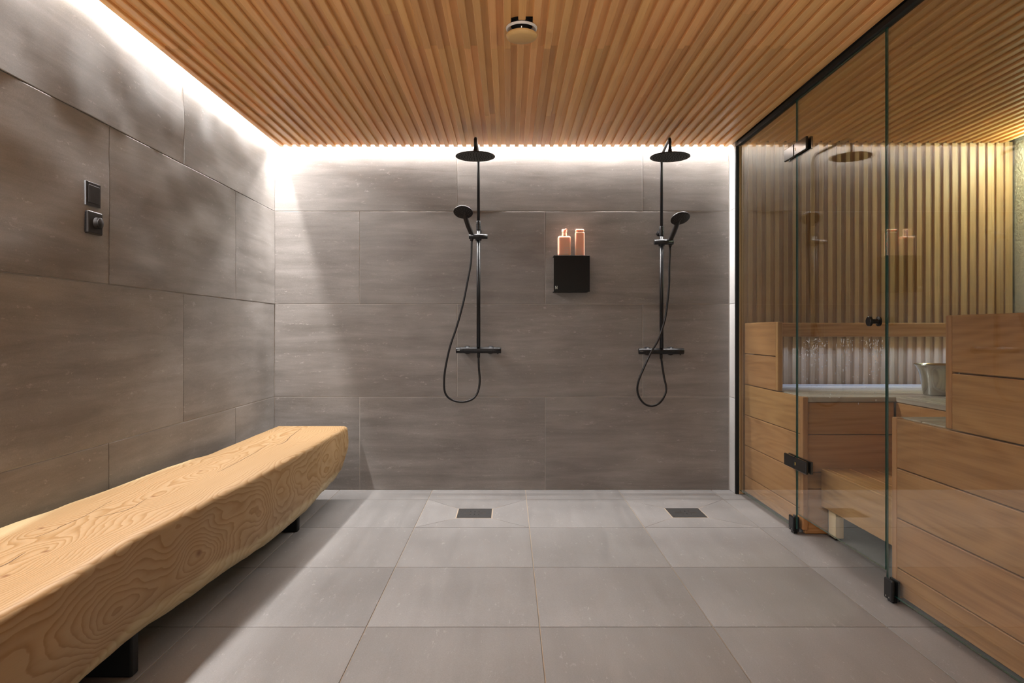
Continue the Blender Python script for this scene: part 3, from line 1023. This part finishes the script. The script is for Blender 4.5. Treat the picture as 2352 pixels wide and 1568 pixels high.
# ------------------------------------------------------------------ showers
def shower(label, x0, zslider, hs_head, hs_norm, hx_dir, holder_x, arm_end, zarm, zmix, hose, zbracket, group='wall showers'):
    s = thing('shower', label, 'shower', (x0, YB, zmix), group)
    YP = 4.325
    # riser: thick lower tube, slim upper tube, collar between, arm bending to the head
    obj('lower_riser', tube_mesh('lower_riser', [(0, 0, zmix + 0.0195), (0, 0, zslider + 0.045)], 0.0122, 20), M['black'], s, (x0, YP, 0))
    col = lathe_mesh('collar', [(0.0122, 0.0), (0.0146, 0.002), (0.0146, 0.030), (0.0135, 0.031), (0.0135, 0.034), (0.0146, 0.035), (0.0146, 0.052), (0.0128, 0.058), (0.009, 0.060)], 28)
    obj('collar', col, M['black'], s, (x0, YP, zslider + 0.0452))
    zc = zslider + 0.104
    ex, ey, ez = arm_end
    d = Vector((ex - x0, ey - YP, 0))
    ln = d.length
    u = d / ln
    R = 0.055
    pts = [(x0, YP, zc), (x0, YP, zarm - R)]
    for i in range(1, 9):
        a = math.pi / 2 * i / 8
        q = Vector((x0, YP, zarm - R)) + u * (R * (1 - math.cos(a))) + Vector((0, 0, R * math.sin(a)))
        pts.append(tuple(q))
    R2 = 0.030
    e = Vector((x0, YP, zarm)) + u * (ln - R2)
    for i in range(0, 9):
        a = math.pi / 2 * i / 8
        q = e + u * (R2 * math.sin(a)) + Vector((0, 0, -R2 * (1 - math.cos(a))))
        pts.append(tuple(q))
    pts.append((ex, ey, ez + 0.045))
    obj('arm', tube_mesh('arm', pts, 0.0092, 18), M['black'], s)
    # rain head
    hd = lathe_mesh('rain_head', [(0, 0.046), (0.0115, 0.046), (0.0125, 0.030), (0.0165, 0.024), (0.018, 0.016), (0.030, 0.012), (0.085, 0.008), (0.111, 0.0065),
                                  (0.1138, 0.004), (0.1138, 0.001), (0.1115, 0.0)], 72)
    h = obj('rain_head', hd, M['black'], s, (ex, ey, ez))
    fc = lathe_mesh('face', [(0, 0), (0.1115, 0.0), (0.1115, 0.001), (0, 0.001)], 72)
    obj('spray_face', fc, M['head_face'], h, (ex, ey, ez - 0.0006), None)
    bm = bmesh.new()
    for k, (rr, nn) in enumerate(((0.014, 6), (0.030, 12), (0.046, 18), (0.062, 24), (0.078, 30), (0.094, 34))):
        for i in range(nn):
            a = 2 * math.pi * (i + 0.5 * (k % 2)) / nn
            bmesh.ops.create_cone(bm, cap_ends=True, segments=8, radius1=0.0022, radius2=0.0027, depth=0.002, matrix=Matrix.Translation((rr * math.cos(a), rr * math.sin(a), -0.0012)))
    nz = obj('nozzles', bm_mesh('nozzles', bm), M['nozzle'], h, (ex, ey, ez - 0.0004))
    nz['kind'] = 'stuff'
    # slider with hand-shower holder
    YH = 4.285
    L0, L1 = holder_x
    obj('slider', tube_mesh('slider', [(L0, YH, zslider), (L1, YH, zslider)], 0.0165, 28), M['black'], s)
    obj('slider_clamp', tube_mesh('slider_clamp', [(x0, YP, zslider - 0.020), (x0, YP, zslider + 0.020)], 0.0195, 28), M['black'], s)
    far = L1 if hx_dir < 0 else L0
    obj('slider_knob', tube_mesh('slider_knob', [(x0 - hx_dir * 0.022, YP, zslider + 0.012), (x0 - hx_dir * 0.034, YP, zslider + 0.014)], 0.006, 14), M['black'], s)
    # wall bracket
    obj('wall_bracket', lathe_mesh('wall_bracket', [(0, 0.0), (0.0165, 0.0), (0.0165, 0.012), (0.008, 0.016), (0.007, 0.078), (0, 0.080)], 24, Vector((0, -1, 0))), M['black'], s, (x0, YB - 0.0028, zbracket))
    # hand shower: handle, head, spray face
    hold = Vector(((L0 if hx_dir < 0 else L1) - hx_dir * 0.017, YH, zslider))
    nv = Vector(hs_norm).normalized()
    hc = Vector(hs_head)
    back = hc - nv * 0.012
    pts = catmull([hold + Vector((0, 0.004, -0.028)), hold + Vector((0, 0.002, 0.012)), hold.lerp(back, 0.45) + Vector((0, 0.012, 0.0)), hold.lerp(back, 0.78) + Vector((0, 0.010, 0)), back], 5)
    nn = len(pts)
    rs = [0.0095 + 0.0062 * min(1, i / 6) - 0.003 * max(0, (i - nn + 6) / 6) for i in range(nn)]
    hs = obj('hand_shower', tube_mesh('handle', pts, rs, 18), M['black_soft'], s)
    hh = lathe_mesh('hand_head', [(0, -0.026), (0.020, -0.025), (0.040, -0.018), (0.056, -0.008), (0.0595, -0.003), (0.0595, 0.001), (0.056, 0.003), (0, 0.004)], 44, nv)
    obj('hand_shower_head', hh, M['black_soft'], hs, hc)
    bm = bmesh.new()
    q = Vector((0, 0, 1)).rotation_difference(nv).to_matrix().to_4x4()
    for k, (rr, m_) in enumerate(((0.008, 6), (0.014, 10), (0.027, 12), (0.037, 14), (0.046, 16))):
        for i in range(m_):
            a = 2 * math.pi * (i + 0.5 * (k % 2)) / m_
            bmesh.ops.create_cone(bm, cap_ends=True, segments=8, radius1=0.0017, radius2=0.0014, depth=0.0016, matrix=q @ Matrix.Translation((rr * math.cos(a), rr * math.sin(a), 0.0045)))
    nz = obj('hand_nozzles', bm_mesh('hand_nozzles', bm), M['nozzle_grey'], hs, hc)
    nz['kind'] = 'stuff'
    # mixer bar with two wall roses
    YM = 4.336
    bar = [(0, -0.1435), (0.0175, -0.1435), (0.019, -0.142), (0.019, -0.098), (0.0182, -0.0975), (0.0182, -0.0965), (0.019, -0.096),
           (0.019, 0.096), (0.0182, 0.0965), (0.0182, 0.0975), (0.019, 0.098), (0.019, 0.142), (0.0175, 0.1435), (0, 0.1435)]
    mx = obj('mixer_bar', lathe_mesh('mixer_bar', bar, 36, Vector((1, 0, 0)), angle=50), M['black'], s, (x0, YM, zmix))
    boxat('handle_mark', x0 - 0.137, x0 - 0.118, YM - 0.0196, YM - 0.0186, zmix - 0.001, zmix + 0.0008, M['steel'], mx)
    boxat('handle_mark', x0 + 0.064, x0 + 0.084, YM - 0.0196, YM - 0.0186, zmix + 0.000, zmix + 0.0015, M['drain'], mx)
    obj('stop_button', tube_mesh('stop_button', [(x0 + 0.122, YM, zmix - 0.015), (x0 + 0.122, YM, zmix - 0.0245)], 0.004, 12), M['black'], mx)
    for dx in (-0.075, 0.075):
        rose = lathe_mesh('wall_rose', [(0, 0.052), (0.012, 0.050), (0.020, 0.044), (0.0255, 0.034), (0.0275, 0.022), (0.0275, 0.0), (0, 0)], 36, Vector((0, -1, 0)))
        obj('wall_rose', rose, M['black'], s, (x0 + dx - 0.0, YB - 0.0028, zmix))
    # hose
    hn = lathe_mesh('hose_nut', [(0.0075, 0), (0.0095, -0.002), (0.0095, -0.024), (0.0075, -0.030)], 20)
    obj('hose_nut', hn, M['black'], s, (x0, YM, zmix - 0.0186))
    H = []
    nH = len(hose)
    for i, (hx_, hy_) in enumerate(hose):
        t = i / (nH - 1)
        dep = 4.285 + (YM - 4.285) * t - 0.045 * math.sin(math.pi * t) ** 2
        H.append(px(hx_, hy_, dep))
    H[0] = hold + Vector((0, 0.004, -0.026))
    H[-1] = Vector((x0, YM, zmix - 0.044))
    obj('hose', tube_mesh('hose', catmull(H, 8), 0.0066, 12), M['black'], s)
    return s

shower('black wall shower left of the shelf, hose hanging in a wide open loop', -0.193, 1.619, (-0.280, 4.180, 1.752), (-0.05, -0.50, -0.86), -1, (-0.251, -0.134),
       (-0.193, 3.925, 2.026), 2.138, 0.904,
       [(1084, 552), (1082, 600), (1074, 645), (1064, 695), (1049, 750), (1034, 795), (1023, 845), (1020, 880), (1023, 903), (1036, 917), (1060, 923), (1084, 917), (1097, 901), (1102, 875), (1100, 845), (1099, 828)], 1.667)
shower('black wall shower right of the shelf, beside the glass, hose crossing its riser', 0.967, 1.584, (1.049, 4.180, 1.714), (0.13, -0.50, -0.85), 1, (0.912, 1.031),
       (0.927, 3.930, 2.024), 2.138, 0.897,
       [(1537, 568), (1537.5, 610), (1537, 650), (1533, 695), (1527, 735), (1512, 780), (1496, 808), (1480, 842), (1467, 874), (1464, 897), (1470, 915), (1482, 928), (1498.5, 932), (1516, 924), (1528, 905), (1530, 888), (1525, 864), (1521, 835)], 1.654)

# ------------------------------------------------------------------ shelf and bottles
sh = thing('wall_shelf', 'black folded metal wall shelf under two peach bottles between the showers', 'shelf', (0.397, YB, 1.273))
SX0, SX1, SY0 = 0.283, 0.511, 4.310
boxat('front_plate', SX0, SX1, SY0, SY0 + 0.004, 1.2735, 1.5035, M['black_matte'], sh, 0.0008)
boxat('top_plate', SX0, SX1, SY0 + 0.0042, YB - 0.0028, 1.4995, 1.5035, M['black_matte'], sh, 0.0008)
boxat('bottom_plate', SX0, SX1 - 0.008, SY0 + 0.0042, YB - 0.0028, 1.2735, 1.2775, M['black_matte'], sh, 0.0008)
# the letter N near the lower left corner
lx, lz, lw, lh, sw = SX0 + 0.009, 1.2735 + 0.017, 0.0135, 0.020, 0.0024
def strip(p, q, w):
    p, q = Vector(p), Vector(q)
    t = (q - p).normalized()
    n_ = Vector((-t.y, t.x)) * w / 2
    return [p + n_, p - n_, q - n_, q + n_]
vv, ff = [], []
for quad in ([(0, 0), (sw, 0), (sw, lh), (0, lh)], [(lw - sw, 0), (lw, 0), (lw, lh), (lw - sw, lh)], [(0, lh), (sw * 1.15, lh), (lw, 0), (lw - sw * 1.15, 0)]):
    b0 = len(vv)
    vv += [(q[0], 0, q[1]) for q in quad]
    vv += [(q[0], 0.0006, q[1]) for q in quad]
    ff += [(b0, b0 + 1, b0 + 2, b0 + 3)] + [(b0 + (i + 1) % 4, b0 + i, b0 + 4 + i, b0 + 4 + (i + 1) % 4) for i in range(4)]
obj('letter_mark', pydata('letter_mark', vv, ff), M['pale_print'], sh, (lx, SY0 - 0.0007, lz))

def rbox(w, d, h, r, seg=5, ev=0.006):
    bm = bmesh.new()
    bmesh.ops.create_cube(bm, size=1.0)
    bmesh.ops.scale(bm, vec=(w, d, h), verts=bm.verts[:])
    bmesh.ops.translate(bm, vec=(0, 0, h / 2), verts=bm.verts[:])
    vert = [e for e in bm.edges if abs((e.verts[0].co - e.verts[1].co).z) > h * 0.9]
    bmesh.ops.bevel(bm, geom=vert, offset=r, segments=seg, affect='EDGES', profile=0.5)
    hor = [e for e in bm.edges if abs(e.verts[0].co.z - e.verts[1].co.z) < 1e-6 and (e.verts[0].co.z > h - 1e-5 or e.verts[0].co.z < 1e-5)]
    bmesh.ops.bevel(bm, geom=hor, offset=ev, segments=4, affect='EDGES', profile=0.5)
    return bm_mesh('body', bm, False)

BY = 4.365
def prints(parent, x, y, zs, x0s, ws):
    for z, a, w in zip(zs, x0s, ws):
        boxat('print_line', x + a, x + a + w, y - 0.0004, y + 0.0004, z - 0.0008, z + 0.0008, M['print'], parent)
bx = px(1296, 560, BY).x
b1 = thing('pump_bottle', 'peach bottle with a pump top on the black wall shelf', 'bottle', (bx, BY, 1.5036))
bd = obj('body', rbox(0.083, 0.046, 0.128, 0.014, 5, 0.013), M['bottle'], b1, (bx, BY, 1.5038))
nk = lathe_mesh('pump', [(0, 0.0), (0.0165, 0.0), (0.0165, 0.012), (0.0155, 0.013), (0.0155, 0.024), (0.0172, 0.026), (0.0172, 0.040), (0.015, 0.0435), (0, 0.044)], 28)
pm = obj('pump', nk, M['bottle'], b1, (bx + 0.001, BY, 1.6322))
obj('spout', tube_mesh('spout', [(0, 0.002, 0), (0.006, -0.014, 0.002), (0.010, -0.026, 0.000)], [0.007, 0.006, 0.0045], 12), M['bottle'], pm, (bx + 0.004, BY, 1.6322 + 0.0385))
prints(bd, bx, BY - 0.0232, [1.556, 1.544, 1.531, 1.519], [-0.001, -0.001, -0.001, -0.001], [0.034, 0.032, 0.026, 0.018])
bx = px(1331.5, 560, BY).x
b2 = thing('shampoo_bottle', 'slim tall peach bottle without a pump, right of the pump bottle on the shelf', 'bottle', (bx, BY, 1.5036))
bd = obj('body', rbox(0.060, 0.046, 0.152, 0.010, 5, 0.005), M['bottle'], b2, (bx, BY, 1.5038))
obj('cap', rbox(0.055, 0.042, 0.020, 0.010, 5, 0.009), M['bottle'], b2, (bx, BY, 1.6562))
prints(bd, bx, BY - 0.0232, [1.546, 1.535, 1.527, 1.516], [-0.020, -0.020, -0.020, -0.020], [0.035, 0.028, 0.037, 0.033])

# ------------------------------------------------------------------ floor drains
def drain(cx, cy, label):
    t = thing('floor_drain', label, 'drain', (cx, cy, 0))
    boxat('frame', cx - DH, cx + DH, cy - DH, cy + DH, -0.0058, -0.0030, M['steel'], t)
    h = DH - 0.003
    cov = boxat('cover', cx - h, cx + h, cy - h, cy + h, -0.0029, -0.0003, M['drain'], t, 0.0006)
    z0, z1 = -0.00028, 0.00012
    for sx in (-1, 1):
        for i, dy in enumerate((-0.013, 0.0, 0.013)):
            a, b = (0.012, 0.062) if i == 1 else (0.023, 0.062)
            x0, x1 = sorted((cx + sx * a, cx + sx * b))
            boxat('slot', x0, x1, cy + dy - 0.0018, cy + dy + 0.0018, z0, z1, M['steel'], cov)
        for dy in (-0.032, 0.032):
            boxat('hole', cx + sx * 0.023 - 0.003, cx + sx * 0.023 + 0.003, cy + dy - 0.005, cy + dy + 0.005, z0, z1, M['nozzle'], cov)
        for dy in (-0.084, 0.084):
            boxat('screw', cx + sx * 0.086 - 0.002, cx + sx * 0.086 + 0.002, cy + dy - 0.004, cy + dy + 0.004, z0, z1, M['steel'], cov)
    for dy in (-0.026, 0.026):
        boxat('hole', cx - 0.003, cx + 0.003, cy + dy - 0.010, cy + dy + 0.010, z0, z1, M['nozzle'], cov)
    return t
drain(*DRAINS[0], 'square dark steel floor drain below the shower left of the shelf')
drain(*DRAINS[1], 'square dark steel floor drain below the shower beside the glass')

# ------------------------------------------------------------------ wall controls
XW = XL + 0.002
sw_ = thing('light_switch', 'square black rocker light switch above the thermostat on the left wall', 'switch', (XW, 2.475, 1.517))
bz = boxat('bezel', XW, XL + 0.0104, 2.432, 2.5176, 1.474, 1.560, M['bezel'], sw_, 0.0008)
bz['label'] = 'light grey edge of the switch'
boxat('frame', XL + 0.0105, XL + 0.0125, 2.4323, 2.5173, 1.4743, 1.5597, M['black_soft'], sw_, 0.0006)
boxat('rocker', XL + 0.0126, XL + 0.0150, 2.443, 2.507, 1.485, 1.549, M['black_soft'], sw_, 0.0012, 2)
boxat('indicator', XL + 0.0151, XL + 0.0154, 2.474, 2.476, 1.514, 1.520, M['nozzle'], sw_)
th = thing('thermostat', 'square black dial thermostat with round knob below the light switch', 'thermostat', (XW, 2.4785, 1.415))
boxat('housing', XW, XL + 0.0185, 2.434, 2.523, 1.374, 1.4555, M['black_soft'], th, 0.005, 3)
for i in range(17):
    z = 1.383 + i * 0.0040
    boxat('vent_rib', XL + 0.0035, XL + 0.0105, 2.4322, 2.4345, z, z + 0.0018, M['black'], th)
dl = [(0, 0.017), (0.0165, 0.017), (0.0185, 0.0158), (0.0205, 0.008), (0.0215, 0.0), (0, 0)]
dial = obj('dial', lathe_mesh('dial', dl, 40, Vector((1, 0, 0))), M['black_soft'], th, (XL + 0.0187, 2.482, 1.4145))
bm = bmesh.new()
for i in range(30):
    a = 2 * math.pi * i / 30
    mt = Matrix.Translation((0.0095, 0.0199 * math.cos(a), 0.0199 * math.sin(a))) @ Matrix.Rotation(a, 4, 'X') @ Matrix.Diagonal((0.010, 0.0018, 0.0014, 1))
    bmesh.ops.create_cube(bm, size=1.0, matrix=mt)
obj('dial_grip', bm_mesh('grip', bm), M['black_soft'], dial, (XL + 0.0187, 2.482, 1.4145))

# ------------------------------------------------------------------ ceiling air vent
vt = thing('air_vent', 'round ceiling air vent with white ring and wooden disc cover', 'vent', (VX, VY, ZC))
ring = [(0.046, 0.012), (0.0600, 0.004), (0.0610, 0.001), (0.0600, -0.003), (0.0565, -0.0055), (0.0500, -0.002), (0.0450, 0.006), (0.046, 0.012)]
obj('ring', lathe_mesh('ring', ring, 56), M['white'], vt, (VX, VY, ZC - 0.0065))
obj('duct', lathe_mesh('duct', [(0.0465, 0.0), (0.0465, 0.075), (0.0445, 0.075), (0.0445, 0.0), (0.0465, 0.0)], 48), M['black_matte'], vt, (VX, VY, ZC + 0.006))
obj('collar', lathe_mesh('collar', [(0, 0), (0.063, 0), (0.063, 0.0008), (0, 0.0008)], 48), M['nozzle'], vt, (VX, VY, ZC + SH - 0.0012))  # black disc stands in for the shaded hollow between the slats
dsc = [(0, -0.0125), (0.048, -0.0125), (0.056, -0.0095), (0.0605, -0.003), (0.0605, 0.001), (0.058, 0.0055), (0.050, 0.009), (0.030, 0.0105), (0, 0.0105)]
obj('disc', lathe_mesh('disc', dsc, 56), M['disc'], vt, (VX, VY, ZC - 0.034), (0, 0, math.radians(20)))
obj('stem', tube_mesh('stem', [(VX, VY, ZC - 0.023), (VX, VY, ZC + 0.06)], 0.004, 12), M['steel'], vt)

# ------------------------------------------------------------------ unseen lamps added to brighten the rooms
def downlight(x, y, label, power, col=WARM):  # unseen ceiling lamps added as fill near the camera
    t = thing('downlight', label, 'light', (x, y, ZC))
    obj('trim_ring', lathe_mesh('trim_ring', [(0.040, 0.0), (0.052, -0.001), (0.054, 0.004), (0.040, 0.004), (0.040, 0.0)], 32), M['white'], t, (x, y, ZC - 0.0045))
    obj('lens', lathe_mesh('lens', [(0, 0), (0.0395, 0), (0.0395, 0.002), (0, 0.002)], 32), emit('downlight_glow', col, power), t, (x, y, ZC - 0.003))
for i, (x, y) in enumerate(((-0.6, -0.6), (0.7, -0.6), (-0.6, 0.5), (0.7, 0.5))):
    downlight(x, y, ['added round ceiling fill light behind the camera, rear left', 'added round ceiling fill light behind the camera, rear right',
                     'added round ceiling fill light above the camera, left', 'added round ceiling fill light above the camera, right'][i], FILL_DOWNLIGHT)
sl = thing('added_sauna_lamp', 'opal tube lamp added out of view along the top of the sauna plaster wall', 'light', (3.16, 3.9, 2.16))  # unseen tube added for the greenish light on the slatted wall
boxat('lamp_body', 3.150, 3.187, 3.62, 4.14, 2.172, 2.195, M['plank'], sl)
obj('lamp_tube', tube_mesh('lamp_tube', [(3.155, 3.66, 2.150), (3.155, 3.9, 2.150), (3.155, 4.12, 2.150)], 0.016, 12), emit('sauna_glow', (0.90, 1.0, 0.70), ADDED_SAUNA_LAMP), sl)

def uplight(x, y, z, side, label):  # unseen wall boxes added to light the ceiling from below
    t = thing('fill_uplight', label, 'light', (x, y, z))
    boxat('shade', min(x, x + side * 0.10), max(x, x + side * 0.10), y - 0.15, y + 0.15, z - 0.06, z, M['white'], t, 0.004)
    obj('diffuser', box(0.08, 0.27, 0.004, 0, 1, 'uplight_glow'), emit('uplight_glow', (1.0, 0.90, 0.77), FILL_UPLIGHT), t, (x + side * 0.05, y, z + 0.0022))
uplight(XL + 0.004, 0.7, 1.35, 1, 'white box fill light added out of view on the left wall')
uplight(XG + 0.003, 0.7, 1.35, -1, 'white box fill light added out of view on the right wall')
